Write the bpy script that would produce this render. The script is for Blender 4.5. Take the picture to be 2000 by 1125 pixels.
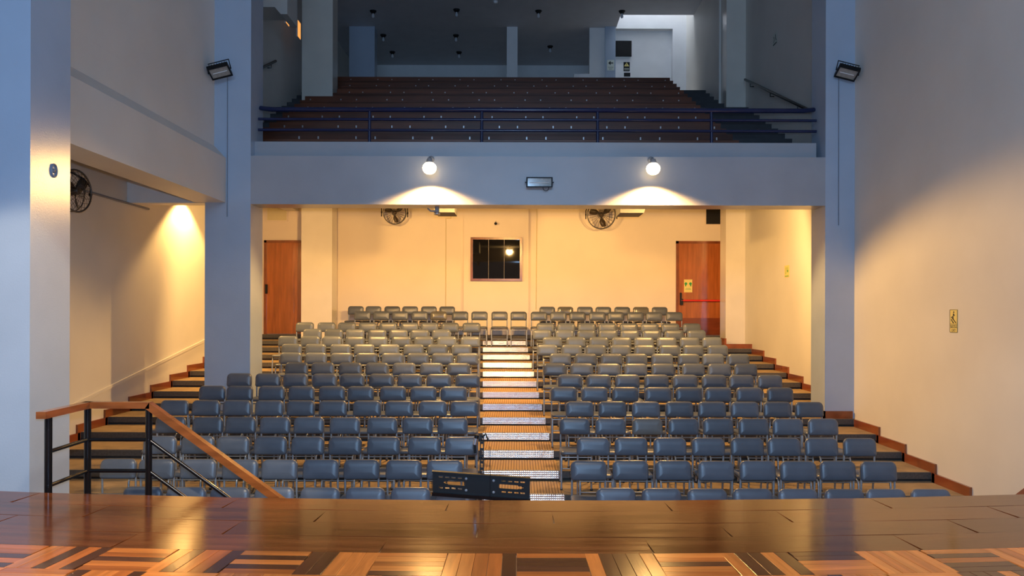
import bpy, bmesh, math, random
from mathutils import Vector, Matrix, Euler
R = math.radians
random.seed(7)
for o in list(bpy.data.objects): bpy.data.objects.remove(o)
S = bpy.context.scene
C = S.collection

# ------------------------------------------------------------------ camera
F = 1532.0; CX = 1010.0; CY = 612.0; CAMZ = 2.44
cam_d = bpy.data.cameras.new('camera'); cam = bpy.data.objects.new('camera', cam_d); C.objects.link(cam)
cam.location = (0, 0, CAMZ)
cam.rotation_euler = Euler((R(90), R(-0.17), 0), 'XYZ')
cam_d.sensor_width = 36; cam_d.lens = F/2000*36
cam_d.shift_x = -(CX-1000)/2000; cam_d.shift_y = (CY-562.5)/2000
cam_d.clip_start = 0.05; cam_d.clip_end = 200
S.camera = cam
# ------------------------------------------------------------------ world + big lights + exposure
W = bpy.data.worlds.new('world'); S.world = W; W.use_nodes = True
bg = W.node_tree.nodes['Background']; bg.inputs[0].default_value = (0.50, 0.66, 1.0, 1); bg.inputs[1].default_value = 0.15
S.view_settings.view_transform = 'Standard'; S.view_settings.look = 'None'
S.view_settings.gamma = 1; S.view_settings.use_curve_mapping = False
S.view_settings.exposure = 0.12
def light(name, kind, loc, energy, color, **kw):
    d = bpy.data.lights.new(name, kind); o = bpy.data.objects.new(name, d); C.objects.link(o)
    o.location = loc; d.energy = energy; d.color = color
    for k, v in kw.items(): setattr(d, k, v)
    return o
def aim(o, target):
    o.rotation_euler = (Vector(target)-o.location).to_track_quat('-Z', 'Y').to_euler()
# added cool fill light, out of view behind and above the photographer
sl = light('cool_fill_light', 'AREA', (0, -2.5, 6.5), 380, (0.40, 0.65, 1.0), shape='RECTANGLE', size=7.0, size_y=2.0)
aim(sl, (0, 12, 5.5))
# a neutral lamp over the stage floor, its cone ends low on the near left pillar
s2_ = light('stage_lamp', 'SPOT', (0, 2.2, 7.6), 560, (1.0, .84, .64), spot_size=R(113), spot_blend=.08, shadow_soft_size=.25)
aim(s2_, (0, 2.2, 0))
# a stage spot aimed at the foot of the near left pillar
s3_ = light('stage_spot', 'SPOT', (-1.5, 1.0, 7.5), 1500, (1.0, .84, .62), spot_size=R(36), spot_blend=.12, shadow_soft_size=.08)
aim(s3_, (-4.6, 6.6, -.5))
# the photographer's flash, just above the camera
fl_ = light('camera_flash', 'SPOT', (.04, -.04, 2.60), 800, (.38, .64, 1.0), spot_size=R(120), spot_blend=.5, shadow_soft_size=.05)
aim(fl_, (0, 12, 3.4))

# ------------------------------------------------------------------ geometry helpers
OFF = {}
class MB:
    def __init__(s): s.v = []; s.f = []; s.sm = []
    def add(s, vs, fs, smooth=False):
        n = len(s.v); s.v += [tuple(p) for p in vs]
        for f in fs: s.f.append(tuple(n+i for i in f)); s.sm.append(smooth)
        return s
    def box(s, x0, x1, y0, y1, z0, z1):
        vs = [(x, y, z) for z in (z0, z1) for y in (y0, y1) for x in (x0, x1)]
        return s.add(vs, [(0,2,3,1),(4,5,7,6),(0,1,5,4),(2,6,7,3),(0,4,6,2),(1,3,7,5)])
    def bar(s, a, b, w, h, up=(0,0,1)):
        a = Vector(a); b = Vector(b); d = (b-a).normalized(); u = Vector(up)
        r = d.cross(u).normalized(); u = r.cross(d).normalized()
        vs = []
        for p in (a, b):
            for i, j in ((-1,-1),(1,-1),(1,1),(-1,1)): vs.append(p+r*(i*w/2)+u*(j*h/2))
        return s.add(vs, [(0,1,2,3),(7,6,5,4),(0,4,5,1),(1,5,6,2),(2,6,7,3),(3,7,4,0)])
    def tube(s, pts, r, n=8, cap=True, closed=False):
        pts = [Vector(p) for p in pts]; m = len(pts); vs = []; fs = []
        up = None
        for i, p in enumerate(pts):
            if closed: d = (pts[(i+1) % m]-pts[i-1]).normalized()
            elif i == 0: d = (pts[1]-pts[0]).normalized()
            elif i == m-1: d = (pts[-1]-pts[-2]).normalized()
            else: d = ((pts[i+1]-p).normalized()+(p-pts[i-1]).normalized()).normalized()
            if up is None:
                t = Vector((0,0,1)) if abs(d.z) < .9 else Vector((1,0,0))
                up = (t-d*t.dot(d)).normalized()
            else:
                up = (up-d*up.dot(d)).normalized()
            sd = d.cross(up)
            rr = r[i] if isinstance(r, (list, tuple)) else r
            for k in range(n):
                a = 2*math.pi*k/n; vs.append(p+up*(rr*math.cos(a))+sd*(rr*math.sin(a)))
        rng = m if closed else m-1
        for i in range(rng):
            j = (i+1) % m
            for k in range(n):
                l = (k+1) % n; fs.append((i*n+k, i*n+l, j*n+l, j*n+k))
        s.add(vs, fs, True)
        if cap and not closed:
            s.add(vs[:n], [tuple(range(n-1,-1,-1))]); s.add(vs[-n:], [tuple(range(n))])
        return s
    def lathe(s, prof, c, axis='z', n=16, smooth=True):
        vs = []; fs = []; m = len(prof)
        for (r, h) in prof:
            for k in range(n):
                a = 2*math.pi*k/n; p = (r*math.cos(a), r*math.sin(a), h)
                if axis == 'y': p = (p[0], p[2], p[1])
                if axis == 'x': p = (p[2], p[0], p[1])
                vs.append((p[0]+c[0], p[1]+c[1], p[2]+c[2]))
        for i in range(m-1):
            for k in range(n):
                l = (k+1) % n; fs.append((i*n+k, i*n+l, (i+1)*n+l, (i+1)*n+k))
        return s.add(vs, fs, smooth)
    def prism(s, poly, a, axis, h0, h1):
        # poly of 2D points, extruded along axis from h0 to h1
        n = len(poly)
        def P(p, h):
            return {'x': (h, p[0], p[1]), 'y': (p[0], h, p[1]), 'z': (p[0], p[1], h)}[axis]
        vs = [P(p, h0) for p in poly]+[P(p, h1) for p in poly]
        fs = [tuple(range(n)), tuple(range(2*n-1, n-1, -1))]+[(i, i+n, (i+1) % n+n, (i+1) % n) for i in range(n)]
        return s.add(vs, fs)
    def mesh(s, name, m, off=(0,0,0)):
        me = bpy.data.meshes.new(name); o = Vector(off)
        me.from_pydata([tuple(Vector(v)-o) for v in s.v], [], s.f); me.update()
        for p, q in zip(me.polygons, s.sm): p.use_smooth = q
        bm = bmesh.new(); bm.from_mesh(me); bmesh.ops.recalc_face_normals(bm, faces=bm.faces); bm.to_mesh(me); bm.free()
        if m is not None: me.materials.append(m)
        return me
    def build(s, name, m, parent=None, local=False):
        off = Vector((0,0,0)) if (local or parent is None) else OFF.get(parent.name, Vector((0,0,0)))
        o = bpy.data.objects.new(name, s.mesh(name, m, off)); C.objects.link(o)
        if parent is not None: o.parent = parent
        OFF[o.name] = off.copy()
        return o
def box(name, m, x0, x1, y0, y1, z0, z1, parent=None, local=False):
    return MB().box(x0,x1,y0,y1,z0,z1).build(name, m, parent, local)
def tag(o, label=None, cat=None, group=None, kind=None):
    if label: o['label'] = label
    if cat: o['category'] = cat
    if group: o['group'] = group
    if kind: o['kind'] = kind
    return o
def thing(name, label, cat, loc=(0,0,0), group=None, rot=None, kind=None):
    o = bpy.data.objects.new(name, None); C.objects.link(o); o.location = loc; o.empty_display_size = .1
    if rot: o.rotation_euler = rot
    OFF[o.name] = Vector(loc)
    return tag(o, label, cat, group, kind)
def struct(o, label=None): o['kind'] = 'structure'; (label and o.__setitem__('label', label)); return o
def copy_tree(o, parent=None):
    c = o.copy(); C.objects.link(c); c.parent = parent
    for ch in list(o.children): copy_tree(ch, c)
    return c
def PX(x, y, Y): return Vector(((x-CX)*Y/F, Y, CAMZ+(CY-y)*Y/F))
def round_pad(w, h, rt, rb, layers, nseg=5):
    # outline in (x, z), z from 0 to h; layers: list of (inset, y)
    mb = MB(); rings = []
    for inset, y in layers:
        pts = []
        for (cx, cz, r, a0) in ((w/2-rt, h-rt, rt, 0), (-w/2+rt, h-rt, rt, 90), (-w/2+rb, rb, rb, 180), (w/2-rb, rb, rb, 270)):
            rr = max(r-inset, .004)
            ex = (w/2-inset-rr)*(1 if cx > 0 else -1)
            ez = (h-inset-rr) if cz > h/2 else (inset+rr)
            for k in range(nseg+1):
                a = R(a0+90*k/nseg); pts.append((ex+rr*math.cos(a), y, ez+rr*math.sin(a)))
        rings.append(pts)
    n = len(rings[0]); vs = [p for r in rings for p in r]; fs = []
    for i in range(len(rings)-1):
        for k in range(n): fs.append((i*n+k, i*n+(k+1) % n, (i+1)*n+(k+1) % n, (i+1)*n+k))
    fs.append(tuple(range(n))); fs.append(tuple((len(rings)-1)*n+k for k in range(n-1, -1, -1)))
    mb.add(vs, fs, True); return mb

# ------------------------------------------------------------------ materials
def mat(name, col, rough=.6, metal=0., var=.12, vscale=3., bump=0., bscale=60., spec=.5, coat=0., stretch=(1,1,1), col2=None, rnd=0., bdist=.01, rvar=0.):
    m = bpy.data.materials.new(name); m.use_nodes = True; nt = m.node_tree; N = nt.nodes; L = nt.links
    b = N['Principled BSDF']; b.inputs['Roughness'].default_value = rough; b.inputs['Metallic'].default_value = metal
    b.inputs['Specular IOR Level'].default_value = spec
    b.inputs['Coat Weight'].default_value = coat; b.inputs['Coat Roughness'].default_value = .12
    tc = N.new('ShaderNodeTexCoord'); mp = N.new('ShaderNodeMapping'); mp.inputs['Scale'].default_value = stretch
    L.new(tc.outputs['Object'], mp.inputs[0])
    vec = mp.outputs[0]
    if rnd:
        oi = N.new('ShaderNodeObjectInfo'); ad = N.new('ShaderNodeVectorMath'); ad.operation = 'ADD'
        ml = N.new('ShaderNodeMath'); ml.operation = 'MULTIPLY'; ml.inputs[1].default_value = 37.
        L.new(oi.outputs['Random'], ml.inputs[0]); L.new(mp.outputs[0], ad.inputs[0]); L.new(ml.outputs[0], ad.inputs[1]); vec = ad.outputs[0]
    nz = N.new('ShaderNodeTexNoise'); nz.inputs['Scale'].default_value = vscale; nz.inputs['Detail'].default_value = 6
    L.new(vec, nz.inputs['Vector'])
    cr = N.new('ShaderNodeValToRGB'); c = Vector(col); c2 = Vector(col2) if col2 else c*(1-var); c1 = c*(1+var*.5)
    cr.color_ramp.elements[0].position = .3; cr.color_ramp.elements[1].position = .7
    cr.color_ramp.elements[0].color = (*c2, 1); cr.color_ramp.elements[1].color = (*c1, 1)
    L.new(nz.outputs['Fac'], cr.inputs[0]); out = cr.outputs[0]
    if rnd:
        mx = N.new('ShaderNodeHueSaturation'); mr = N.new('ShaderNodeMapRange')
        mr.inputs['To Min'].default_value = 1-rnd; mr.inputs['To Max'].default_value = 1+rnd
        L.new(oi.outputs['Random'], mr.inputs[0]); L.new(mr.outputs[0], mx.inputs['Value']); L.new(out, mx.inputs['Color']); out = mx.outputs[0]
    L.new(out, b.inputs['Base Color'])
    if rvar:
        mr2 = N.new('ShaderNodeMapRange'); mr2.inputs['To Min'].default_value = max(.02, rough-rvar); mr2.inputs['To Max'].default_value = rough+rvar
        L.new(nz.outputs['Fac'], mr2.inputs[0]); L.new(mr2.outputs[0], b.inputs['Roughness'])
    if bump:
        n2 = N.new('ShaderNodeTexNoise'); n2.inputs['Scale'].default_value = bscale; n2.inputs['Detail'].default_value = 3
        L.new(mp.outputs[0], n2.inputs['Vector'])
        bp = N.new('ShaderNodeBump'); bp.inputs['Strength'].default_value = bump; bp.inputs['Distance'].default_value = bdist
        L.new(n2.outputs['Fac'], bp.inputs['Height']); L.new(bp.outputs[0], b.inputs['Normal'])
    return m
def emit(name, col, st):
    m = bpy.data.materials.new(name); m.use_nodes = True; nt = m.node_tree
    b = nt.nodes['Principled BSDF']; b.inputs['Base Color'].default_value = (*col, 1)
    b.inputs['Emission Color'].default_value = (*col, 1); b.inputs['Emission Strength'].default_value = st
    return m
def bands(name, col1, col2, axis, scale, rough=.6, metal=0., bump=.3):
    # regular ribs along one object axis
    m = bpy.data.materials.new(name); m.use_nodes = True; nt = m.node_tree; N = nt.nodes; L = nt.links
    b = N['Principled BSDF']; b.inputs['Roughness'].default_value = rough; b.inputs['Metallic'].default_value = metal
    tc = N.new('ShaderNodeTexCoord'); wv = N.new('ShaderNodeTexWave'); wv.bands_direction = axis
    wv.inputs['Scale'].default_value = scale; wv.inputs['Distortion'].default_value = .15
    L.new(tc.outputs['Object'], wv.inputs['Vector'])
    cr = N.new('ShaderNodeValToRGB'); cr.color_ramp.elements[0].color = (*col1, 1); cr.color_ramp.elements[1].color = (*col2, 1)
    cr.color_ramp.elements[0].position = .15; cr.color_ramp.elements[1].position = .5
    L.new(wv.outputs['Fac'], cr.inputs[0]); L.new(cr.outputs[0], b.inputs['Base Color'])
    bp = N.new('ShaderNodeBump'); bp.inputs['Strength'].default_value = bump; bp.inputs['Distance'].default_value = .004
    L.new(wv.outputs['Fac'], bp.inputs['Height']); L.new(bp.outputs[0], b.inputs['Normal'])
    return m
def diamond(name):
    m = bpy.data.materials.new(name); m.use_nodes = True; nt = m.node_tree; N = nt.nodes; L = nt.links
    b = N['Principled BSDF']; b.inputs['Roughness'].default_value = .28; b.inputs['Metallic'].default_value = 1.
    b.inputs['Base Color'].default_value = (.86, .86, .87, 1)
    tc = N.new('ShaderNodeTexCoord')
    def wave(ax, sc):
        w = N.new('ShaderNodeTexWave'); w.bands_direction = ax; w.inputs['Scale'].default_value = sc; L.new(tc.outputs['Object'], w.inputs['Vector']); return w
    a = wave('X', 13.); c = wave('Z', 13.)
    mu = N.new('ShaderNodeMath'); mu.operation = 'MAXIMUM'; L.new(a.outputs['Fac'], mu.inputs[0]); L.new(c.outputs['Fac'], mu.inputs[1])
    nz = N.new('ShaderNodeTexNoise'); nz.inputs['Scale'].default_value = 7.; L.new(tc.outputs['Object'], nz.inputs['Vector'])
    ad = N.new('ShaderNodeMath'); ad.operation = 'MULTIPLY_ADD'; ad.inputs[1].default_value = 2.5; L.new(nz.outputs['Fac'], ad.inputs[0]); L.new(mu.outputs[0], ad.inputs[2])
    bp = N.new('ShaderNodeBump'); bp.inputs['Strength'].default_value = .45; bp.inputs['Distance'].default_value = .010
    L.new(ad.outputs[0], bp.inputs['Height']); L.new(bp.outputs[0], b.inputs['Normal'])
    return m
M = {}
M['wall'] = mat('wall_plaster', (.69, .66, .605), .55, var=.05, vscale=1.3, bump=.12, bscale=90, bdist=.004)
M['wall_warm'] = mat('wall_plaster_cream', (.82, .70, .55), .5, var=.05, vscale=1.1, bump=.10, bscale=90, bdist=.004)
M['pillar_rear'] = mat('pillar_pale_paint', (.69, .64, .56), .2, var=.05, vscale=2., bump=.22, bscale=70, bdist=.004)
M['pillar'] = mat('pillar_gloss_paint', (.40, .47, .57), .26, var=.05, vscale=2., bump=.22, bscale=70, bdist=.004, spec=.5)
M['beam'] = mat('beam_gloss_paint', (.37, .37, .39), .30, var=.06, vscale=2., bump=.16, bscale=60, bdist=.004)
M['ceil'] = mat('ceiling_paint', (.55, .55, .57), .8, var=.05)
M['carpet'] = mat('tier_carpet', (.30, .205, .11), .9, var=.25, vscale=5., bump=.3, bscale=400, bdist=.003)
M['riser'] = mat('riser_shadow_black', (.030, .028, .026), .7, var=.3, vscale=20.)  # near-black: the shadow line under the tread overhang is put into this colour
M['nosing'] = mat('nosing_rubber', (.070, .064, .058), .45, var=.35, vscale=40., bump=.5, bscale=220, bdist=.004)
M['mat_rib'] = bands('aisle_mat_ribbed', (.17, .09, .03), (.36, .215, .09), 'X', 9., .6, 0., .5)
M['duct'] = mat('duct_paint', (.20, .19, .18), .7)
M['diamond'] = diamond('checker_plate')
M['base'] = mat('varnished_baseboard', (.24, .062, .018), .25, var=.35, vscale=4., stretch=(1,.3,1), coat=.4)
M['vinyl'] = mat('chair_vinyl', (.086, .100, .126), .34, var=.10, vscale=8., bump=.06, bscale=160, bdist=.002, rnd=.16, spec=.5)
M['vinyl_grey'] = mat('chair_vinyl_grey', (.13, .125, .12), .36, var=.10, vscale=8., bump=.06, bscale=160, bdist=.002, rnd=.1)
M['vinyl_dark'] = mat('chair_vinyl_shiny', (.12, .115, .105), .2, var=.10, vscale=8., bump=.10, bscale=40, bdist=.004)
M['tube'] = mat('chair_tube', (.33, .36, .40), .32, .55, var=.15, vscale=30.)
M['foot'] = mat('rubber_foot', (.03, .03, .03), .7)
M['stage_base'] = mat('stage_joint', (.42, .24, .10), .5, var=.2)
M['plank'] = mat('stage_plank', (.135, .037, .010), .12, var=.4, vscale=3.5, stretch=(.35, 4, 1), bump=.10, bscale=14, bdist=.004, rnd=.25, coat=0., rvar=.05, spec=.38)
M['pq_light'] = mat('parquet_light', (.64, .19, .036), .15, var=.30, vscale=4., stretch=(.5, 6, 1), bump=.06, bscale=12, bdist=.004, rnd=.2, coat=0., spec=.4)
M['pq_mid'] = mat('parquet_mid', (.46, .12, .022), .15, var=.30, vscale=4., stretch=(.5, 6, 1), bump=.06, bscale=12, bdist=.004, rnd=.2, coat=0., spec=.4)
M['pq_dark'] = mat('parquet_dark', (.085, .026, .012), .15, var=.30, vscale=4., stretch=(.5, 6, 1), bump=.06, bscale=12, bdist=.004, rnd=.2, coat=0., spec=.4)
M['rail_wood'] = mat('handrail_wood', (.30, .085, .020), .22, var=.35, vscale=6., stretch=(.5, .5, 3), coat=.4)
M['black_metal'] = mat('black_enamel', (.006, .006, .007), .2, var=.2, spec=.4)
M['black'] = mat('black_satin', (.006, .006, .0065), .5, var=.2, spec=.3)
M['blue_metal'] = mat('navy_enamel', (.012, .018, .065), .22, var=.2)
M['bench'] = mat('bench_wood', (.13, .036, .013), .36, var=.45, vscale=3., stretch=(.4, 3, 3), rnd=.25)
M['stair_carpet'] = mat('dark_stair_carpet', (.055, .055, .060), .9, var=.2)
M['steel'] = mat('bright_steel', (.62, .62, .63), .3, .9, var=.1)
M['door'] = mat('door_wood', (.42, .115, .024), .24, var=.28, vscale=3., stretch=(5, 1, .5), coat=.4)
M['door_dark'] = mat('door_wood_dark', (.20, .042, .014), .2, var=.28, vscale=3., stretch=(.5, 1, 5), coat=.4)
M['glass_dark'] = mat('dark_glass', (.010, .010, .012), .03, var=.1, spec=.4)
M['fan'] = mat('fan_brown', (.055, .036, .022), .4, var=.2)
M['fan_wire'] = mat('fan_wire', (.12, .11, .10), .35, .6, var=.1)
M['grey_plastic'] = mat('grey_plastic', (.30, .30, .31), .5, var=.1)
M['lens'] = mat('floodlight_lens', (.36, .35, .31), .12, var=.2, vscale=20.)
M['sign_yellow'] = mat('sign_yellow', (.80, .66, .22), .5, var=.06)
M['sign_pale'] = mat('sign_pale', (.62, .66, .58), .5, var=.06)
M['ink'] = mat('sign_ink', (.02, .02, .02), .6)
M['green'] = mat('sign_green', (.02, .36, .08), .5)
M['red'] = mat('push_bar_red', (.75, .03, .02), .35)
M['white'] = mat('white_paint', (.78, .78, .78), .6, var=.04)
M['vent'] = mat('vent_cream', (.72, .62, .34), .6, var=.06)
M['cable'] = mat('cable_grey', (.20, .22, .26), .6)
M['warm_bulb'] = emit('warm_bulb', (1, .80, .50), 5.)
M['off_bulb'] = mat('bulb_glass', (.55, .57, .60), .12, var=.1)
M['sunset'] = emit('lit_pane', (1.0, .42, .10), .9)
M['sky_panel'] = emit('skylight_panel', (.80, .88, 1.0), 9.)

# ------------------------------------------------------------------ setting: key dimensions
XR = 5.18; XL = -6.28; HC = 10.44; PIT = .75; RISE = .12
def rowY(m): return 7.36+PIT*(m-1)
def tierY(m): return 6.76+PIT*(m-1)
def tierZ(m): return RISE*(m-1)
YB = 19.0                                     # rear wall below the balcony
def aisleL(m): return -.39-.36*(m-4)/11
def aisleR(m): return .55-.31*(m-4)/11

fl = struct(box('floor', M['carpet'], XL, XR, 2.0, YB, -.12, 0))
for m in range(2, 18):
    y0 = tierY(m); y1 = tierY(m+1)+.06 if m < 17 else YB; z = tierZ(m)
    t = MB().box(XL, XR, y0+.035, y1, z-RISE-.001, z-.0885).build('tier_riser', M['riser'], fl)
    tr = box('tier_tread', M['carpet'], XL, XR, y0+.004, y1, z-.088, z, fl)
    box('nosing_strip', M['nosing'], XL+.03, XR-.03, y0-.012, y0+.006, z-.084, z-.004, tr)
    if m >= 3 and m <= 15:
        a, b = aisleL(m), aisleR(m)
        np_ = MB().prism([(y0-.034, z-.092), (y0-.024, z+.003), (y0-.0125, z+.003), (y0-.0125, z-.092)], 0, 'x', a, b)
        np_.box(a, b, y0-.024, y0+.03, z+.0005, z+.0045)
        np_.build('nosing_plate', M['diamond'], tr)
        box('aisle_mat', M['mat_rib'], a, b, y0+.031, tierY(m+1)-.03, z+.0005, z+.006, tr)
a, b = aisleL(16), aisleR(16)
MB().prism([(tierY(16)-.034, tierZ(16)-.092), (tierY(16)-.024, tierZ(16)+.003), (tierY(16)-.0125, tierZ(16)+.003), (tierY(16)-.0125, tierZ(16)-.092)], 0, 'x', a, b).build('nosing_plate', M['diamond'], fl)

# walls
struct(box('wall_right', M['wall'], XR, XR+.3, 4.2, 26.0, -.12, HC+3))
wl = struct(MB().box(XL-.3, XL, 4.2, YB+.3, -.12, 5.6).build('wall_left', M['wall']))
struct(MB().box(-6.6, -4.66, 7.2, 12.05, 5.4, HC).box(-6.6, -4.661, 7.2, 12.05, 4.95, 5.4).build('wall_left_upper', M['wall']))
struct(box('wall_back', M['wall_warm'], XL, XR, YB, YB+.3, 0, 6.9))
struct(box('ceiling', M['ceil'], XL-.3, XR+.3, 4.2, 21.0, HC, HC+.3))
# side beam with chamfered top, over the left side aisle
bm_ = MB().prism([(-4.48, 4.13), (-4.48, 4.81), (-4.66, 5.0), (-4.95, 5.0), (-4.95, 4.13)], 0, 'y', 7.19, 12.05)
struct(bm_.build('beam', M['wall']), 'pale chamfered beam between the two left pillars')
struct(box('ceiling_side_aisle', M['ceil'], XL, -4.95, 7.2, 12.9, 4.95, 5.1))
# pillars
def pillar(x0, x1, y0, y1, z0, z1, label, m='pillar'):
    o = MB().box(x0, x1, y0, y1, z0, z1).build('pillar', M[m]); return struct(o, label)
pillar(-5.4, -4.1, 6.6, 7.19, 0, HC, 'tall grey pillar beside the stage handrail')
pillar(-4.8, -4.1, 12.05, 12.62, 0, HC, 'tall blue-grey pillar at the left end of the balcony beam')
pillar(4.73, XR, 12.05, 12.62, 0, HC, 'tall blue-grey pillar against the right wall')
pillar(-4.91, -4.21, 17.83, 18.32, 0, HC, 'rear pillar beside the left door', 'pillar_rear')
pillar(4.74, XR, 17.83, 18.32, 0, HC, 'rear pillar beside the right door', 'pillar_rear')
# balcony front beam, curb, side lintel
struct(box('balcony_beam', M['beam'], -4.1, 4.73, 12.05, 12.50, 4.107, 4.85), 'wide blue-grey balcony front beam')
struct(box('balcony_curb', M['beam'], -4.1, 4.66, 12.24, 12.44, 4.85, 5.11), 'low curb under the balcony railing')
struct(box('lintel', M['white'], XL, -4.8, 12.62, 12.9, 4.20, 5.1), 'blue-grey lintel across the left side aisle')
# raked balcony slab (also the ceiling above the rear seats)
BY0 = 13.6; BDY = .8; BDZ = .38; BF0 = 4.99
slab = MB().prism([(12.44, 4.85), (13.4, 4.85), (20.4, 8.10), (26.0, 8.10), (26.0, 7.8), (19.6, 7.4), (13.6, 4.74), (12.50, 4.74)], 0, 'x', XL, XR)
struct(slab.build('balcony_slab', M['wall_warm']))
bfl = struct(MB().box(-5.3, XR, 12.44, 13.2, 4.86, BF0).build('floor_balcony', M['stair_carpet']))
for k in range(0, 9):                                     # one wide step for each bench row, half steps at both sides
    y0 = BY0-.4+BDY*k; z = BF0+BDZ*k
    y1 = y0+BDY if k < 8 else 25.3
    MB().box(-4.75, 3.78, y0, y1, z-.5, z).build('bench_step', M['stair_carpet'], bfl)
    for (a, b) in ((-5.3, -4.75), (3.78, XR)):
        for j in range(2 if k < 8 else 1):
            MB().box(a, b, y0+j*.4, (y0+(j+1)*.4) if k < 8 else 25.3, z-.5, z+j*.19).build('stair_step', M['stair_carpet'], bfl)
struct(MB().box(-5.6, -5.3, 12.62, 25.6, 4.9, HC).build('wall_balcony_left', M['wall']))
# ceiling over the balcony with a skylight opening at the right rear
cl = MB().box(-5.6, 2.75, 21.0, 26.0, HC, HC+.3)
struct(cl.build('ceiling_balcony', M['ceil']))
struct(box('wall_balcony_right', M['wall'], 4.70, XR, 18.32, 22.3, 6.9, HC+2.5))
sh = MB().box(2.45, 2.75, 21.0, 22.3, HC+.3, 12.9).box(2.75, 4.70, 20.8, 21.0, HC+.3, 12.9)
struct(sh.build('wall_skylight_shaft', M['white']))
struct(box('skylight_panel', M['sky_panel'], 2.75, 4.70, 21.0, 21.9, 12.85, 12.9))
wr = MB().box(4.32, 4.70, 21.9, 22.3, 7.9, 12.9).box(2.72, 4.32, 21.9, 22.3, HC-.04, 12.9).box(2.72, 4.32, 22.08, 22.3, 7.9, HC-.04)
struct(wr.build('wall_balcony_recess', M['white']))
struct(MB().box(-5.6, 2.72, 25.3, 25.6, 7.9, HC).build('wall_balcony_back', M['white']))
pillar(-4.71, -4.0, 21.9, 22.3, 7.9, HC, 'dark blue-grey pillar at the left rear of the balcony')
pillar(-.31, -.01, 21.9, 22.2, 7.9, HC, 'slim white pillar in the middle of the balcony', 'white')
pillar(2.43, 2.72, 21.85, 22.3, 7.9, HC, 'blue-grey pillar with the arrow sign')
struct(box('wall_balcony_partition', M['white'], 2.0, 2.43, 21.95, 22.1, 7.9, HC))
struct(box('wall_balcony_ledge', M['white'], 1.57, 2.0, 21.95, 22.1, 7.9, 9.15))
# stair soffit hanging in the upper left corner
sf = MB().prism([(-5.3, 8.48), (-4.81, 8.48), (-4.69, 8.34), (-4.56, 8.34), (-4.56, HC), (-5.3, HC)], 0, 'y', 15.5, 16.2)
struct(sf.build('soffit', M['wall']), 'boxed stair soffit above the left balcony handrail')
for i, (y, z) in enumerate(((17.95, 9.22), (18.9, 9.25))):
    w = thing('window_%d' % (i+2), None, None, (-5.3, y, z), kind='structure')
    MB().box(-5.30, -5.27, y-.16, y+.16, z-.21, z+.21).build('window_frame', M['white'], w)
    MB().box(-5.27, -5.262, y-.13, y+.10, z-.19, z+.19).build('pane', M['sunset'], w)
# rear booth projecting from the back wall
struct(box('wall_booth', M['wall_warm'], -1.295, .275, 18.90, YB, 1.92, 6.6))

# baseboards, stepped with the tiers
def baseboard(side, x0, x1, ms):
    b = thing('baseboard_%s' % side, None, None, (x0, tierY(ms[0]), 0), kind='structure')
    for m in ms:
        z = tierZ(m); y0 = tierY(m); y1 = tierY(m+1)
        MB().box(x0, x1, y0-.02, y1-.03, z-.01, z+.115).build('board', M['base'], b)
        MB().box(x0, x1, y0-.09, y0-.02, z-RISE-.01, z+.115).build('riser_board', M['base'], b)
baseboard('right', XR-.03, XR, [2,3,4,5,6,7,9,10,11,12,13,14])
baseboard('left', XL, XL+.03, list(range(2, 16)))
tr_ = thing('trim_1', None, None, (4.7, 12.0, 0), kind='structure')
MB().box(4.70, XR-.03, 12.02, 12.05, tierZ(8)-.01, tierZ(8)+.115).build('board', M['base'], tr_)
MB().box(4.70, 4.73, 12.02, 12.64, tierZ(8)-.01, tierZ(8)+.115).build('board', M['base'], tr_)
tr_ = thing('trim_2', None, None, (4.7, 17.3, 0), kind='structure')
MB().box(4.60, XR, 17.28, 17.31, tierZ(15)-.01, tierZ(15)+.10).build('board', M['base'], tr_)
MB().box(4.58, 4.62, 17.31, 18.6, tierZ(15)-.01, tierZ(16)+.10).build('board', M['base'], tr_)
# raised plaster line on the left wall following the steps
tr_ = struct(MB().bar((XL+.012, 10.2, .98), (XL+.012, 15.9, 1.90), .02, .05).build('trim_3', M['wall']))

# ------------------------------------------------------------------ stage
ZS = 1.04; BEND = .0158; YE = 5.875
def bend(x): return BEND*x*x
N_ = 40; xs = [-5.0+10.1*i/N_ for i in range(N_+1)]
st = MB(); vs = []; fs = []
for x in xs: vs += [(x, -3, ZS-.012), (x, YE+bend(x)+.006, ZS-.012), (x, YE+bend(x)+.006, 0)]
for i in range(N_): fs += [(3*i, 3*i+3, 3*i+4, 3*i+1), (3*i+1, 3*i+4, 3*i+5, 3*i+2)]
st.add(vs, fs)
stage = struct(st.build('floor_stage', M['stage_base']))
def slab_mesh(name, l, w, m):
    e = .0015; t = .012
    mb = MB(); vs = []
    for (dx, z) in ((0, -t), (0, -.0012), (e, 0)):
        for (sx, sy) in ((-1,-1),(1,-1),(1,1),(-1,1)): vs.append((sx*(l/2-dx), sy*(w/2-dx), z))
    fs = [(8,9,10,11)]
    for a in (0, 4):
        for k in range(4): fs.append((a+k, a+(k+1) % 4, a+4+(k+1) % 4, a+4+k))
    mb.add(vs, fs); return mb.mesh(name, m)
def place(name, me, x, y, parent, rz=0, z=ZS):
    o = bpy.data.objects.new(name, me); C.objects.link(o); o.parent = parent
    o.location = (x, y+bend(x), z); o.rotation_euler = (0, 0, rz+math.atan(2*BEND*x)); return o
YP = 4.575                                          # parquet begins on the near side of this line
pw = (YE-YP)/4
pm = slab_mesh('plank', 1.60-.0025, pw-.0025, M['plank'])
for r in range(4):
    x = -5.6+[0, .55, 1.05, .3][r]
    while x < 5.6:
        if -4.9 < x+.8 < 5.0: place('plank', pm, x+.8, YP+pw*(r+.5), stage)
        x += 1.60
T = .40; NS = 5
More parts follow.
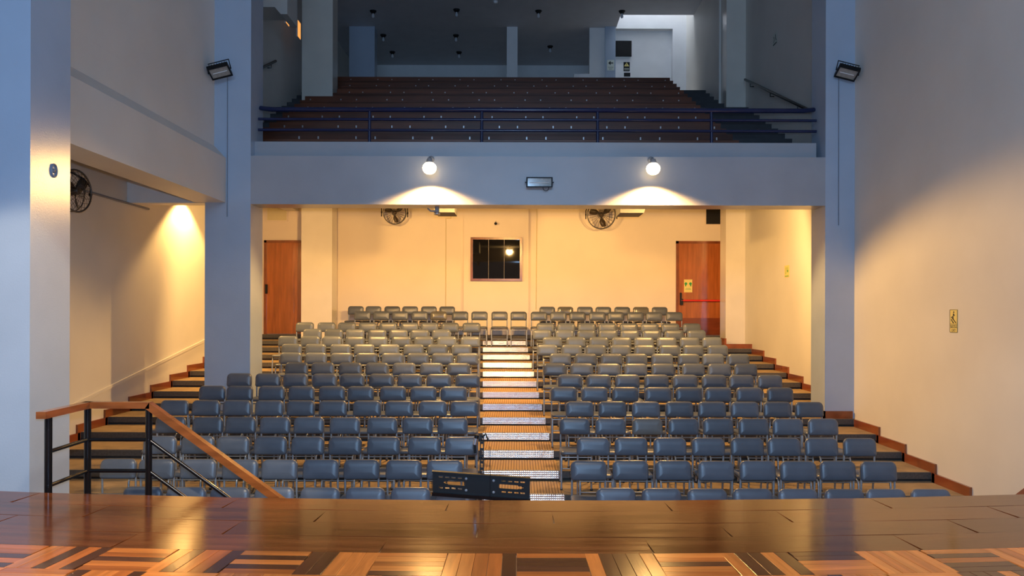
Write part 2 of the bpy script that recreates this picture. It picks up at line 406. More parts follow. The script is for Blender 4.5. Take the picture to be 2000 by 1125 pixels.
sm_ = {k: slab_mesh('parquet_strip', T-.003, T/NS-.002, M[k]) for k in ('pq_light', 'pq_mid', 'pq_dark')}
rp = random.Random(3)
for r in range(2):
    for c in range(-10, 11):
        tx = (c+.5)*T; ty = YP-T*(r+.5)
        hor = (r+c) % 2 == 0
        for k in range(NS):
            kind = rp.choices(['pq_light', 'pq_mid', 'pq_dark'], [.45, .27, .28])[0]
            d = (k-(NS-1)/2)*T/NS
            place('parquet_strip', sm_[kind], tx if hor else tx+d, ty+d if hor else ty, stage, 0 if hor else R(90))
near = slab_mesh('near_boards', 10.0, 6.6, M['pq_mid']); o = bpy.data.objects.new('near_boards', near); C.objects.link(o); o.parent = stage; o.location = (0, YP-2*T-3.3, ZS-.004)

# ------------------------------------------------------------------ side stair from the stage with its handrail
MB().box(-3.85, -3.1, 6.14, 6.85, 0, .80).build('landing', M['plank'], stage)
for i in range(3):
    MB().box(-3.1+.28*i, -3.1+.28*(i+1), 6.10, 6.85, 0, .60-.2*i).build('step', M['plank'], stage)
def up(X, Y, Z): return Vector((X, Y, Z))
hr = thing('stage_handrail', 'black tube railing with varnished wooden handrail at the left stage edge', 'railing', (-3.45, 6.4, .81))
P1 = (-3.70, 5.98+bend(3.7)); P2 = (-3.72, 6.80); P3 = (-3.19, 6.80)
zt = 1.635
MB().bar((P1[0], P1[1]-.10, zt), (P2[0], P2[1]+.03, zt), .075, .055).build('handrail', M['rail_wood'], hr)
MB().bar((P2[0]-.04, P2[1], zt), (P3[0]+.02, P3[1], zt), .075, .055).build('handrail', M['rail_wood'], hr)
sl_end = (-1.45, 6.80, zt-(.80/1.11)*(1.74))
MB().bar((P3[0], P3[1], zt), sl_end, .075, .06).build('handrail', M['rail_wood'], hr)
for (x, y) in (P1, P2, P3): MB().tube([(x, y, .80 if y > 6.5 else .2), (x, y, zt-.02)], .028, 12).build('post', M['black_metal'], hr)
MB().tube([(-1.5, 6.80, 0), (-1.5, 6.80, sl_end[2])], .028, 12).build('post', M['black_metal'], hr)
for dz in (.30, .57):
    MB().tube([(P1[0], P1[1], zt-dz), (P2[0], P2[1], zt-dz)], .017, 8).build('rail', M['black_metal'], hr)
    MB().tube([(P2[0], P2[1], zt-dz), (P3[0], P3[1], zt-dz)], .017, 8).build('rail', M['black_metal'], hr)
    MB().tube([(P3[0], P3[1], zt-dz), (-1.5, 6.80, sl_end[2]-dz+.03)], .017, 8).build('rail', M['black_metal'], hr)
h2 = thing('stage_handrail', 'end of a dark wooden handrail at the far right stage edge', 'railing', (4.3, 6.5, 0))
MB().bar((4.02, 6.42, .86), (4.8, 6.42, 1.45), .07, .06).build('handrail', M['base'], h2)
for x in (4.2, 4.75): MB().tube([(x, 6.42, 0), (x, 6.42, .86+(x-4.02)*.756-.02)], .028, 10).build('post', M['black_metal'], h2)

# ------------------------------------------------------------------ chairs
def make_chair():
    root = thing('padded_chair', 'x', 'chair', (0,0,0), 'padded metal chairs in tiered rows')
    tl = M['tube']
    # backrest pad: local y = 0 is the backrest plane, the sitter faces -y (towards the stage)
    bp = round_pad(.372, .20, .062, .032, [(.012, .016), (0, .006), (0, -.010), (.006, -.022), (.022, -.031), (.048, -.038), (.075, -.041)])
    for i, v in enumerate(bp.v): bp.v[i] = (v[0], v[1]+(v[2]-.10)*.15, v[2]+.60)
    bp.build('backrest', M['vinyl'], root, True)
    sp = round_pad(.378, .385, .06, .05, [(.010, -.028), (0, -.020), (0, -.004), (.012, .008), (.05, .016), (.09, .018)])
    sp.v = [(x, -.025-z, .447+y) for (x, y, z) in sp.v]
    # front of the seat is the pad's top edge
    sp.build('seat', M['vinyl'], root, True)
    r = .0115
    for s in (-1, 1):
        # rear leg runs up into the upright that carries the backrest
        MB().tube([(s*.172, .055, .008), (s*.172, .040, .25), (s*.172, .012, .45), (s*.172, .008, .60), (s*.170, .020, .70)], r, 7).build('upright', tl, root, True)
        pts = [(s*.174, -.06, .418), (s*.174, -.30, .418)]
        for k in range(1, 5):
            a = R(90*k/4); pts.append((s*.174, -.30-.075*math.sin(a), .418-.075*(1-math.cos(a))))
        pts.append((s*.176, -.395, .008))
        MB().tube(pts, r, 7).build('leg', tl, root, True)
    MB().tube([(-.174, -.37, .385), (.174, -.37, .385)], .008, 6).build('stretcher', tl, root, True)
    MB().tube([(-.172, .045, .17), (.172, .045, .17)], .008, 6).build('stretcher', tl, root, True)
    for s in (-1, 1):
        for (y) in (.055, -.395): MB().lathe([(.0, 0), (.0155, 0), (.0155, .02), (.0, .022)], (s*.172 if y > 0 else s*.176, y, 0), n=8).build('rubber_foot', M['foot'], root, True)
    return root
LEFT = {1: [280,366,451,537,627,715,803,891], 2: [231.5,306.8,388.4,471,547.6,627.6,707,790,869.6],
 3: [314,387,457,530,602.6,675.4,750.4,830,902.4], 4: [334,407.4,471,538.4,604,675,747.6,816.4,885],
 5: [342.4,403.0,463.4,527,588.4,651.4,717.6,780.6,846,907.6], 6: [414.6,469.4,531.4,589.6,649,705.4,768,827.6,887],
 7: [467.6,523.6,578,635,689,745,801,858,914], 8: [580.3,631.3,684.8,737,790,843,896.4],
 9: [568.6,617.7,668,717,767,817,865,914], 10: [570.4,617,666,711.6,760.7,808.4,855,902],
 11: [562.7,606,649,693.6,738.7,784,828,873,919], 12: [610.4,652.2,694,737,778.7,820,862],
 13: [595.7,638,677.5,718,758,800,839,879,921], 15: [708,745,781.6,819.7,856.8,898.6], 16: [695,729.5,766,801,837.7,873.3]}
RIGHT = {1: [1204,1293,1381.6,1470.5,1558.6,1649,1730.6,1818.6], 2: [1150.4,1232.4,1316,1398.4,1480.5,1559,1637.5,1715.6],
 3: [1159,1233.4,1308.6,1383.6,1460,1531.5,1604,1679], 4: [1123,1192.6,1264.7,1335,1403,1472,1538.5,1607.8],
 5: [1132.5,1196.7,1261.8,1327,1390.6,1454.6,1518.6,1581], 6: [1101.6,1161.6,1221.3,1285.5,1345,1403,1464,1524],
 7: [1114,1169.6,1225.6,1282.5,1338,1394.7,1448,1503.8], 8: [1083.8,1136.6,1189.4,1242,1295,1354.4,1405.4,1456.2],
 9: [1094.8,1144.3,1194.5,1243.3,1293.5,1345,1393,1442.4], 10: [1069,1116.8,1163.7,1211.8,1259.4,1308,1354.4,1401.7],
 11: [1079,1125,1170,1214,1257.6,1302,1346.7,1390.7], 12: [1058.5,1103,1145.4,1188,1230,1272.6,1316.6,1360],
 13: [1065.5,1105.8,1146,1186.5,1228.6,1269,1309.3,1351], 15: [1052.6,1090.4,1128,1166.7,1202.6,1241,1277.4,1317],
 16: [1068.8,1104.3,1142.5,1178.4,1215.4,1251.7,1288.4]}
ORD = ['', 'first', 'second', 'third', 'fourth', 'fifth', 'sixth', 'seventh', 'eighth', 'ninth', 'tenth', 'eleventh', 'twelfth', 'thirteenth', 'fourteenth', 'fifteenth', 'sixteenth']
proto = make_chair(); used = [False]
rc = random.Random(11)
def put_chair(px, m, label, mt=None):
    o = proto if not used[0] else copy_tree(proto); used[0] = True
    Y = rowY(m); o.location = ((px-CX)*Y/F, Y+rc.uniform(-.012, .012), tierZ(m))
    o.rotation_euler = (0, 0, R(rc.uniform(-1.2, 1.2))); o['label'] = label
    if mt:
        for ch in o.children:
            if ch.name.split('.')[0] in ('backrest', 'seat'):
                ch.data = ch.data.copy(); ch.data.materials[0] = M[mt]
    return o
for m in LEFT:
    rown = {1: 'front row by the stage', 15: 'second row from the back wall', 16: 'back row against the wall'}.get(m, ORD[m]+' row from the stage')
    for side, arr in (('left', LEFT[m][::-1]), ('right', RIGHT[m])):
        for i, px in enumerate(arr):
            mt = None; col = 'blue-grey' if m < 9 else 'grey'
            if side == 'right' and m == 4 and i == 2: mt = 'vinyl_grey'; col = 'plain dark grey'
            if side == 'left' and m == 15 and i == 1: mt = 'vinyl_dark'; col = 'shiny brown-grey'
            if side == 'right' and m == 16 and i in (1, 5): mt = 'vinyl_dark'; col = 'shiny brown-grey'
            put_chair(px, m, '%s padded chair, %s from the aisle, %s block, %s' % (col, ORD[i+1], side, rown), mt)
for px, w in ((936.5, 'leftmost'), (975.6, 'middle one'), (1013, 'rightmost')):
    put_chair(px, 15, 'grey padded chair, %s of three closing the aisle top below dark window' % w)

# ------------------------------------------------------------------ balcony benches
def bench_boards(t, x0, x1):
    MB().box(x0, x1, -.42, -.06, .33, .37).build('seat_plank', M['bench'], t, True)
    MB().box(x0, x1, -.03, 0, .46, .56).build('back_plank', M['bench'], t, True)
    MB().box(x0, x1, -.025, .005, .335, .435).build('back_plank', M['bench'], t, True)
    MB().box(x0, x1, -.405, -.385, .03, .329).build('front_board', M['bench'], t, True)
bk = MB().box(-.011, .011, -.045, -.031, .42, .50).box(-.011, .011, .001, .03, 0, .55)
bmesh_ = bk.mesh('bracket', M['steel'])
rowlab = ['first row behind the blue railing', 'second row up from the railing', 'third row up from the railing', 'fourth row up from the railing', 'fifth row up from the railing',
          'sixth row up from the railing', 'seventh row, next to the top', 'topmost row under the white wall']
for k in range(8):
    x0 = -4.55 if k < 5 else (-4.05 if k < 7 else -4.7); x1 = 3.72
    t = thing('balcony_bench', 'long brown wooden bench on the dark balcony, '+rowlab[k], 'bench', (0, BY0+BDY*k, BF0+BDZ*k), 'long wooden benches on the balcony')
    bench_boards(t, x0, x1)
    nb = 17
    for i in range(nb):
        o = bpy.data.objects.new('bracket', bmesh_); C.objects.link(o); o.parent = t
        o.location = (x0+.2+i*(x1-x0-.4)/(nb-1)+(.08 if (i+k) % 2 else -.08), 0, 0)

# ------------------------------------------------------------------ balcony railing
YRAIL = 12.34
rl = thing('balcony_railing', 'navy blue tube railing along the balcony edge', 'railing', (0, YRAIL, 5.11))
xa, xb = -4.08, 4.70
zt_ = CAMZ+(CY-215)*YRAIL/F; zm_ = CAMZ+(CY-234)*YRAIL/F; zl_ = CAMZ+(CY-255)*YRAIL/F
MB().tube([(xa, YRAIL+.12, zt_+.05), (xa+.12, YRAIL+.05, zt_+.02), (xa+.22, YRAIL, zt_), (xb-.22, YRAIL, zt_), (xb-.12, YRAIL+.05, zt_+.02), (xb, YRAIL+.12, zt_+.05)], .037, 12).build('top_rail', M['blue_metal'], rl)
MB().tube([(xa, YRAIL, zm_), (xb, YRAIL, zm_)], .022, 10).build('rail', M['blue_metal'], rl)
MB().tube([(xa, YRAIL, zl_), (xb, YRAIL, zl_)], .022, 10).build('rail', M['blue_metal'], rl)
for px in (721, 940, 1166, 1388):
    x = (px-CX)*YRAIL/F; o = MB().tube([(x*1.003, YRAIL+.01, 5.11), (x, YRAIL, zt_)], .024, 10).build('post', M['blue_metal'], rl)
    MB().lathe([(0, 0), (.045, 0), (.045, .012), (0, .014)], (x*1.003, YRAIL+.01, 5.11), n=12).build('base_flange', M['grey_plastic'], o)
def wall_handrail(a, b, xw, label):
    t = thing('wall_handrail', label, 'handrail', a)
    MB().tube([a, b], .03, 10).build('rail', M['black_metal'], t)
    a = Vector(a); b = Vector(b)
    for f in (.15, .55, .9):
        p = a.lerp(b, f); MB().tube([p, p+Vector((0, 0, -.10)), Vector((xw, p.y, p.z-.10))], .011, 6).build('bracket', M['black_metal'], t)
wall_handrail((XR-.08, 13.7, 6.0), (XR-.08, 17.6, 7.70), XR, 'black sloping handrail on the right balcony wall')
wall_handrail((-5.22, 13.9, 6.45), (-5.22, 16.9, 7.86), -5.3, 'black sloping handrail on the left balcony wall')

# ------------------------------------------------------------------ doors of the rear wall
def rear_door(n, x0, x1, z0, z1, right):
    d = thing('door_%d' % n, None, None, ((x0+x1)/2, YB, z0), kind='structure')
    fw = .06
    for (a, b, c, e) in ((x0, x0+fw, z0, z1), (x1-fw, x1, z0, z1), (x0, x1, z1-fw, z1)):
        MB().box(a, b, YB-.05, YB, c, e).build('door_frame', M['base'], d)
    dl = MB().box(x0+fw, x1-fw, YB-.03, YB-.002, z0+.01, z1-fw).build('door_leaf', M['door'], d)
    if right:
        MB().box(x0+fw, x1-fw, YB-.036, YB-.0305, z0+.01, z0+.42).build('kick_panel', M['door_dark'], d)
        MB().box(x0+.64, x0+.72, YB-.040, YB-.0305, z0+.42, z1-fw).build('cover_strip', M['door'], d)
    else:
        for (c, e) in ((z0+.08, z0+.40), (z0+.50, z0+.80), (z0+.95, z1-.12)):
            MB().box(x0+.14, x0+.72, YB-.040, YB-.0305, c, e).build('door_panel', M['door'], d)
            MB().box(x0+.76, x1-.14, YB-.040, YB-.0305, c, e).build('door_panel', M['door'], d)
    return d, dl
d1, _ = rear_door(1, -6.12, -5.0, 1.92, 4.19, False)
MB().box(-6.08, -6.03, YB-.08, YB-.05, 2.90, 3.12).build('door_handle', M['black'], d1)
d2, _ = rear_door(2, 3.84, 4.98, 1.92, 4.20, True)
MB().tube([(3.95, YB-.09, 2.76), (4.95, YB-.09, 2.76)], .022, 8).build('push_bar', M['red'], d2)
MB().box(3.93, 4.0, YB-.11, YB-.036, 2.66, 2.80).box(3.93, 3.97, YB-.09, YB-.036, 2.8, 2.95).build('bar_latch', M['black'], d2)

# ------------------------------------------------------------------ signs
def text_mesh(name, body, size, m):
    cu = bpy.data.curves.new(name, 'FONT'); cu.body = body; cu.size = size; cu.align_x = 'CENTER'; cu.align_y = 'CENTER'; cu.extrude = .0006
    o = bpy.data.objects.new(name, cu); C.objects.link(o); dg = bpy.context.evaluated_depsgraph_get()
    me = bpy.data.meshes.new_from_object(o.evaluated_get(dg)); bpy.data.objects.remove(o); me.materials.clear(); me.materials.append(m); return me
def lettering(parent, body, size, u, v, m='ink', w=.0035):
    me = text_mesh('lettering', body, size, M[m]); o = bpy.data.objects.new('lettering', me); C.objects.link(o); o.parent = parent
    o.location = (u, -w, v); o.rotation_euler = (R(90), 0, 0)
def sign(label, loc, w, h, mt, facing, name='wall_sign'):
    # local: board in the xz plane, front faces -y
    t = thing(name, label, 'sign', loc, rot=(0, 0, {'front': 0, 'right_wall': R(-90)}[facing]))
    MB().box(-w/2, w/2, -.003, 0, -h/2, h/2).build('board', M[mt], t, True)
    return t
def shape(t, pts, m, name='pictogram', d=.0045):
    return MB().prism(pts, 0, 'y', -d, -.0031).build(name, M[m], t, True)
def bars(t, segs, m, w=.012, name='pictogram'):
    mb = MB()
    for (a, b) in segs: mb.bar((a[0], -.0045, a[1]), (b[0], -.0045, b[1]), .002, w, up=(0, 0, 1) if abs(a[0]-b[0]) > 1e-6 else (1, 0, 0))
    return mb.build(name, M[m], t, True)
# running man down the stairs, SALIDA / EXIT, on the right wall. Seen from the hall, local +x runs away from the camera's left
p = PX(1863.5, 624.5, 9.30)
s1 = sign('yellow SALIDA EXIT sign with a stair pictogram on the right wall', (XR-.001, 9.30, p.z), .165, .275, 'sign_yellow', 'right_wall')
bars(s1, [((-.078, .133), (.078, .133)), ((-.078, -.036), (.078, -.036)), ((-.078, -.05), (.078, -.05)), ((-.078, -.133), (.078, -.133)), ((-.079, -.133), (-.079, .133)), ((.079, -.133), (.079, .133))], 'ink', .004, 'border')
MB().lathe([(0, -.0045), (.011, -.0045), (.011, -.0031), (0, -.0031)], (.002, 0, .105), 'y', 12).build('pictogram', M['ink'], s1, True)
bars(s1, [((-.002, .09), (-.012, .05)), ((0, .085), (.018, .062)), ((-.012, .05), (-.05, .042)), ((-.012, .05), (-.005, .018)), ((-.05, .02), (-.012, -.02)), ((-.03, .03), (-.02, .03)), ((-.02, .03), (.05, -.022))], 'ink', .012)
shape(s1, [(-.028, -.012), (0, -.008), (.004, -.032)], 'ink')
lettering(s1, 'SALIDA', .042, 0, -.072); lettering(s1, 'EXIT', .042, 0, -.112)
p = PX(1537, 528.5, 15.06)
s2 = sign('small yellow exit sign high on the rear part of the right wall', (XR-.001, 15.06, p.z), .26, .23, 'sign_yellow', 'right_wall')
bars(s2, [((-.03, .08), (-.03, 0)), ((-.03, 0), (-.07, -.05)), ((.05, .08), (.05, -.02)), ((.02, .02), (.05, -.02)), ((.08, .02), (.05, -.02)), ((-.1, -.09), (.1, -.09))], 'green', .014)
p = PX(1512, 74.5, 15.8)
s3 = sign('pale exit sign on the dark right wall of the balcony', (XR-.001, 15.8, p.z), .27, .24, 'sign_pale', 'right_wall')
bars(s3, [((-.06, .06), (-.03, -.01)), ((-.03, -.01), (-.08, -.06)), ((.03, .08), (.05, 0)), ((.05, 0), (.08, -.05)), ((-.11, -.10), (.11, -.10))], 'ink', .022)
p = PX(1191, 127.5, 21.88)
s4 = sign('pale sign with a black left arrow on the balcony pillar', (p.x, 21.848, p.z), .20, .29, 'sign_pale', 'front')
shape(s4, [(-.07, .06), (0, .12), (0, .075), (.07, .075), (.07, .045), (0, .045), (0, 0)], 'ink')
lettering(s4, 'SALIDA', .045, 0, -.06); lettering(s4, 'EXIT', .045, 0, -.11)
p = PX(1222.5, 129.5, 22.07)
s5 = sign('dark warning sign with a yellow triangle on the white balcony wall', (p.x, 22.078, p.z), .175, .26, 'black', 'front')
shape(s5, [(-.075, .01), (.075, .01), (0, .12)], 'sign_yellow'); bars(s5, [((0, .09), (0, .03))], 'ink', .014)
bars(s5, [((-.07, -.05), (.07, -.05)), ((-.07, -.09), (.07, -.09))], 'sign_pale', .014, 'text_line')
p = PX(1223.5, 145, 22.07)
s6 = sign('small dark plate under the warning sign on the balcony wall', (p.x, 22.078, p.z), .18, .11, 'black', 'front', 'wall_plate')
p = PX(1216, 95, 22.07)
s7 = tag(MB().box(p.x-.225, p.x+.225, 22.02, 22.079, p.z-.215, p.z+.215).build('wall_panel', M['black']), 'square dark panel high on the white balcony wall', 'panel')
p = PX(1344, 557.5, 18.96)
s8 = sign('yellow notice with two green heads on the right door', (p.x, 18.967, p.z), .20, .31, 'sign_yellow', 'front')
for sx in (-1, 1):
    shape(s8, [(sx*(.055+.034*math.cos(R(a))), .055+.034*math.sin(R(a))) for a in range(0, 360, 30)], 'green')
    shape(s8, [(sx*.045, .03), (sx*.075, .03), (sx*.075, -.01), (sx*.05, -.01)], 'green')
bars(s8, [((-.06, -.06), (.06, -.06)), ((-.07, -.085), (.07, -.085))], 'green', .008, 'text_line')
p = PX(586, 548, 18.96)
s9 = sign('pale yellow notice on the left door beside the pillar', (p.x-.02, 18.967, p.z), .16, .24, 'sign_yellow', 'front')

# vents above the doors, booth window, camera
def vent(label, px0, px1, py0, py1, m, name):
    a = PX(px0, py1, YB); b = PX(px1, py0, YB)
    t = thing(name, label, 'vent', ((a.x+b.x)/2, YB, a.z))
    MB().box(a.x, b.x, YB-.02, YB-.001, a.z, b.z).build('panel', M[m], t)
    for (q, r_, s_, u) in ((a.x-.025, a.x, a.z-.025, b.z+.025), (b.x, b.x+.025, a.z-.025, b.z+.025), (a.x, b.x, a.z-.025, a.z), (a.x, b.x, b.z, b.z+.025)):
        MB().box(q, r_, YB-.035, YB-.001, s_, u).build('frame', M['wall_warm'], t)
vent('cream panel high above the left door', 522, 560, 395, 432, 'vent', 'wall_vent')
vent('dark square opening above the right door', 1378, 1408, 395, 437, 'black', 'wall_vent')
wn = thing('window_1', None, None, (PX(969, 506, 18.9).x, 18.8, PX(969, 549, 18.9).z), kind='structure')
a = PX(919, 549, 18.90); b = PX(1019.5, 464, 18.90); fw = .055
for (q, r_, s_, u) in ((a.x, a.x+fw, a.z, b.z), (b.x-fw, b.x, a.z, b.z), (a.x+fw, b.x-fw, a.z, a.z+fw), (a.x+fw, b.x-fw, b.z-fw, b.z)):
    MB().box(q, r_, 18.84, 18.899, s_, u).build('window_frame', M['base'], wn)
iw = (b.x-a.x-2*fw)/3
for i in range(3):
    MB().box(a.x+fw+i*iw+.004, a.x+fw+(i+1)*iw-.004, 18.87+.008*(i == 1), 18.899, a.z+fw, b.z-fw).build('pane', M['glass_dark'], wn)
p = PX(967.5, 436, 18.7)
cc = thing('security_camera', 'tiny black security camera above the dark booth window', 'camera', (p.x, 18.9, p.z))
MB().lathe([(0, -.05), (.03, -.05), (.034, -.02), (.03, .03), (0, .03)], (p.x, 18.80, p.z), 'y', 12).build('body', M['black'], cc)
MB().tube([(p.x, 18.82, p.z+.02), (p.x, 18.88, p.z+.07), (p.x, 18.90, p.z+.07)], .01, 6).build('bracket', M['white'], cc)
def cable(label, pts, r=.008, m='cable', name='wall_cable'):
    return tag(MB().tube(pts, r, 6).build(name, M[m]), label, 'cable')
cable('thin vertical cable on the rear wall left of the booth', [PX(880, 420, YB-.012), PX(880, 427, YB-.012), PX(870.5, 427.5, YB-.012), PX(870.5, 600, YB-.012)], .009, 'vent')
cable('thin vertical cable on the rear wall right of the booth', [PX(1048, 400, YB-.012), PX(1047, 605, YB-.012)], .008, 'vent')
cable('thin cable running down the left balcony pillar', [PX(443, 150, 12.04), PX(443, 425, 12.04)], .006)
o = cable('thin cable running down the right balcony pillar', [PX(1637, 140, 12.04), PX(1637.5, 438, 12.04)], .006)
cable('grey conduit high on the left side-aisle wall', [(XL+.03, 10.9, 4.19), (XL+.03, 13.3, 4.19)], .018, 'cable', 'conduit')

# ------------------------------------------------------------------ fans
def fan(label, loc, r, rotz, tilt):
    t = thing('wall_fan', label, 'fan', loc, 'caged wall fans', rot=(tilt, 0, rotz))
    def ring(rad, y, n=36): return [(rad*math.cos(2*math.pi*k/n), y, rad*math.sin(2*math.pi*k/n)) for k in range(n)]
    MB().tube(ring(r, 0), .012, 8, closed=True).build('cage_ring', M['fan_wire'], t, True)
    MB().tube(ring(r*.97, .10), .008, 6, closed=True).build('cage_ring', M['fan_wire'], t, True)
    MB().tube(ring(r*.28, -.07, 20), .005, 6, closed=True).build('cage_ring', M['fan_wire'], t, True)
    w = MB()
    for k in range(24):
        a = 2*math.pi*k/24; c, s = math.cos(a), math.sin(a)
        w.tube([(r*.12*c, -.075, r*.12*s), (r*.6*c, -.06, r*.6*s), (r*c, 0, r*s), (r*.97*c, .10, r*.97*s), (r*.4*c, .14, r*.4*s)], .0028, 5, False)
    tag(w.build('cage_wires', M['fan_wire'], t, True), kind='stuff')
    MB().lathe([(0, -.05), (r*.16, -.045), (r*.19, .02), (r*.22, .10), (r*.2, .24), (0, .25)], (0, 0, 0), 'y', 16).build('motor', M['fan'], t, True)
    for k in range(3):
        a0 = R(-90+120*k); vs = []; n = 7
        for i in range(n):
            f = i/(n-1); rad = r*(.14+.74*f); wd = .16+.30*math.sin(math.pi*min(1, f*.75+.15))
            sweep = .25*f
            for sgn in (-1, 1):
                a = a0+sweep+sgn*wd*(1-.35*f); vs.append((rad*math.cos(a), .02+sgn*.03, rad*math.sin(a)))
        m_ = len(vs); vs += [(x, y+.005, z) for (x, y, z) in vs]
        fs = []
        for i in range(n-1):
            fs.append((2*i, 2*i+1, 2*i+3, 2*i+2)); fs.append((m_+2*i, m_+2*i+2, m_+2*i+3, m_+2*i+1))
            fs.append((2*i, 2*i+2, m_+2*i+2, m_+2*i)); fs.append((2*i+1, m_+2*i+1, m_+2*i+3, 2*i+3))
        MB().add(vs, fs, True).build('blade', M['fan'], t, True)
    rb = r+.035
    MB().tube([(-rb, .04, -.10), (-rb, .04, .10), (-rb*.8, .10, r*.75), (-.1, .22, r+.02), (.1, .22, r+.02), (rb*.8, .10, r*.75), (rb, .04, .10), (rb, .04, -.10)], .012, 8).build('bracket', M['black'], t, True)
    MB().tube([(0, .22, r+.02), (0, .42, r*.5)], .02, 8).build('wall_arm', M['black'], t, True)
    for s in (-1, 1): MB().lathe([(0, 0), (.022, 0), (.022, .03), (0, .03)], (s*rb-.015, .04, 0), 'x', 10).build('knob', M['black'], t, True)
    return t
p = PX(770.5, 416, 18.5); fan('caged wall fan high on the rear wall left of the booth', (p.x, 18.5, p.z), .27, R(14), R(6))
p = PX(1174, 419, 18.5); fan('caged wall fan high on the rear wall right of the booth', (p.x, 18.5, p.z), .33, R(-4), R(6))
p = PX(150, 383, 10.9); fan('caged wall fan on the side-aisle wall, half behind the near left pillar', (-5.93, 10.55, p.z), .28, R(80), 0)

# ------------------------------------------------------------------ floodlights (switched off)
def flood(label, loc, rot, w=.40, h=.155, arm=None, wall=.10):
    t = thing('floodlight', label, 'floodlight', loc, 'switched-off floodlights', rot=rot)
    MB().box(-w/2, w/2, -.005, .035, -h/2, h/2).build('housing', M['black'], t, True)
    for (q, r_, s_, u) in ((-w/2, w/2, h/2-.018, h/2), (-w/2, w/2, -h/2, -h/2+.018), (-w/2, -w/2+.02, -h/2+.018, h/2-.018), (w/2-.02, w/2, -h/2+.018, h/2-.018)):
        MB().box(q, r_, -.03, -.005, s_, u).build('bezel', M['black'], t, True)
    MB().box(-w/2+.02, w/2-.02, -.012, -.0055, -h/2+.018, h/2-.018).build('lens', M['lens'], t, True)
    MB().tube([(-w/2+.05, -.016, -.005), (w/2-.05, -.016, -.005)], .006, 6).build('lamp_tube', M['white'], t, True)
    for k in range(7):
        x = -w/2+.04+k*(w-.08)/6; MB().box(x-.004, x+.004, .035, .06, -h/2+.01, h/2-.01).build('fin', M['black'], t, True)
    MB().tube([(-w/2-.012, .0, 0), (-w/2-.012, wall, -.0), (w/2+.012, wall, 0), (w/2+.012, .0, 0)], .009, 6).build('bracket', M['black'], t, True)
    MB().tube([(w*.25+.045*math.cos(R(a)), .03, -h/2-.0-.05*math.sin(R(a))) for a in range(0, 181, 20)], .005, 6).build('lead', M['black'], t, True)
    return t
p = PX(1053, 355, 11.9); flood('floodlight centred on the balcony beam between the two glowing lamps', (p.x, 11.94, p.z), (R(8), 0, 0), .40, .155)
p = PX(420, 141, 11.75); flood('floodlight high on the left balcony pillar', (p.x+.06, 11.75, p.z), (R(68), R(-17), R(8)), .31, .25, wall=.18)
p = PX(1664, 136, 11.75); flood('floodlight high at the corner of the right wall', (p.x-.04, 11.85, p.z), (R(68), R(17), R(-8)), .31, .25, wall=.18)

# ------------------------------------------------------------------ the two glowing lamps on the balcony beam
WARM = (1.0, .56, .17)
LAMP_W = 850
def beam_lamp(px, label):
    p = PX(px, 328, 11.83)
    t = thing('beam_lamp', label, 'lamp', (p.x, 11.83, p.z), 'glowing lamps on the balcony beam')
    MB().tube([(p.x, 12.05, p.z+.17), (p.x, 11.93, p.z+.17), (p.x, 11.86, p.z+.10)], .014, 8).build('arm', M['grey_plastic'], t)
    MB().lathe([(.0, 0), (.05, 0), (.05, .015), (0, .016)], (p.x, 12.034, p.z+.17), 'y', 14).build('wall_plate', M['grey_plastic'], t)
    MB().lathe([(.035, .14), (.05, .10), (.06, .06), (.058, .055)], (p.x, 11.83, p.z), 'z', 20).build('socket', M['grey_plastic'], t)
    MB().lathe([(.0, -.10), (.045, -.094), (.08, -.072), (.102, -.035), (.108, .0), (.098, .035), (.07, .065), (.045, .085), (0, .09)], (p.x, 11.83, p.z), 'z', 20).build('bulb', M['warm_bulb'], t)
    l = light('beam_lamp_light', 'SPOT', (p.x, 11.845, p.z-.106), LAMP_W, WARM, spot_size=R(150), spot_blend=.3, shadow_soft_size=.06)
    aim(l, (p.x, 11.845-.34, p.z-.106-1.0))
    return t
beam_lamp(838, 'glowing warm lamp on the balcony beam, left of the two')
beam_lamp(1275, 'glowing warm lamp on the balcony beam, right of the two')
# warm ceiling lamps under the balcony (behind the beam, they light the rear seats)
def ceil_lamp(x, y, z, e, label, size=R(136), tgt=None):
    t = thing('ceiling_lamp', label, 'lamp', (x, y, z), 'warm lamps under the balcony')
    MB().lathe([(0, .10), (.10, .10), (.13, 0), (.125, -.005), (.09, .07), (0, .075)], (x, y, z), 'z', 20).build('shade', M['grey_plastic'], t)
    MB().lathe([(0, -.03), (.04, -.02), (.05, .02), (.03, .07), (0, .075)], (x, y, z), 'z', 14).build('bulb', M['warm_bulb'], t)
    MB().tube([(x, y, z+.09), (x, y, z+.09+max(.02, (4.74 if y < 13.6 else 4.74+(y-13.6)*.4433)-z-.09))], .012, 6).build('rod', M['grey_plastic'], t)
    l = light('ceiling_lamp_light', 'SPOT', (x, y, z-.05), e, WARM, spot_size=size, spot_blend=.35, shadow_soft_size=.08)
    aim(l, tgt or (x, y+2.3, z-1.0))
UB = 900; UC = (1.0, .56, .19)
ceil_lamp(-3.1, 12.78, 4.45, UB, 'warm lamp under the balcony above the left seats')
ceil_lamp(3.1, 12.78, 4.45, UB, 'warm lamp under the balcony above the right seats')
ceil_lamp(-.25, 12.78, 4.45, UB, 'warm lamp under the balcony above the aisle')
ceil_lamp(-5.9, 14.7, 4.75, 480, 'warm lamp under the balcony over the left side aisle', R(112), (-6.0, 14.7, 3.6))
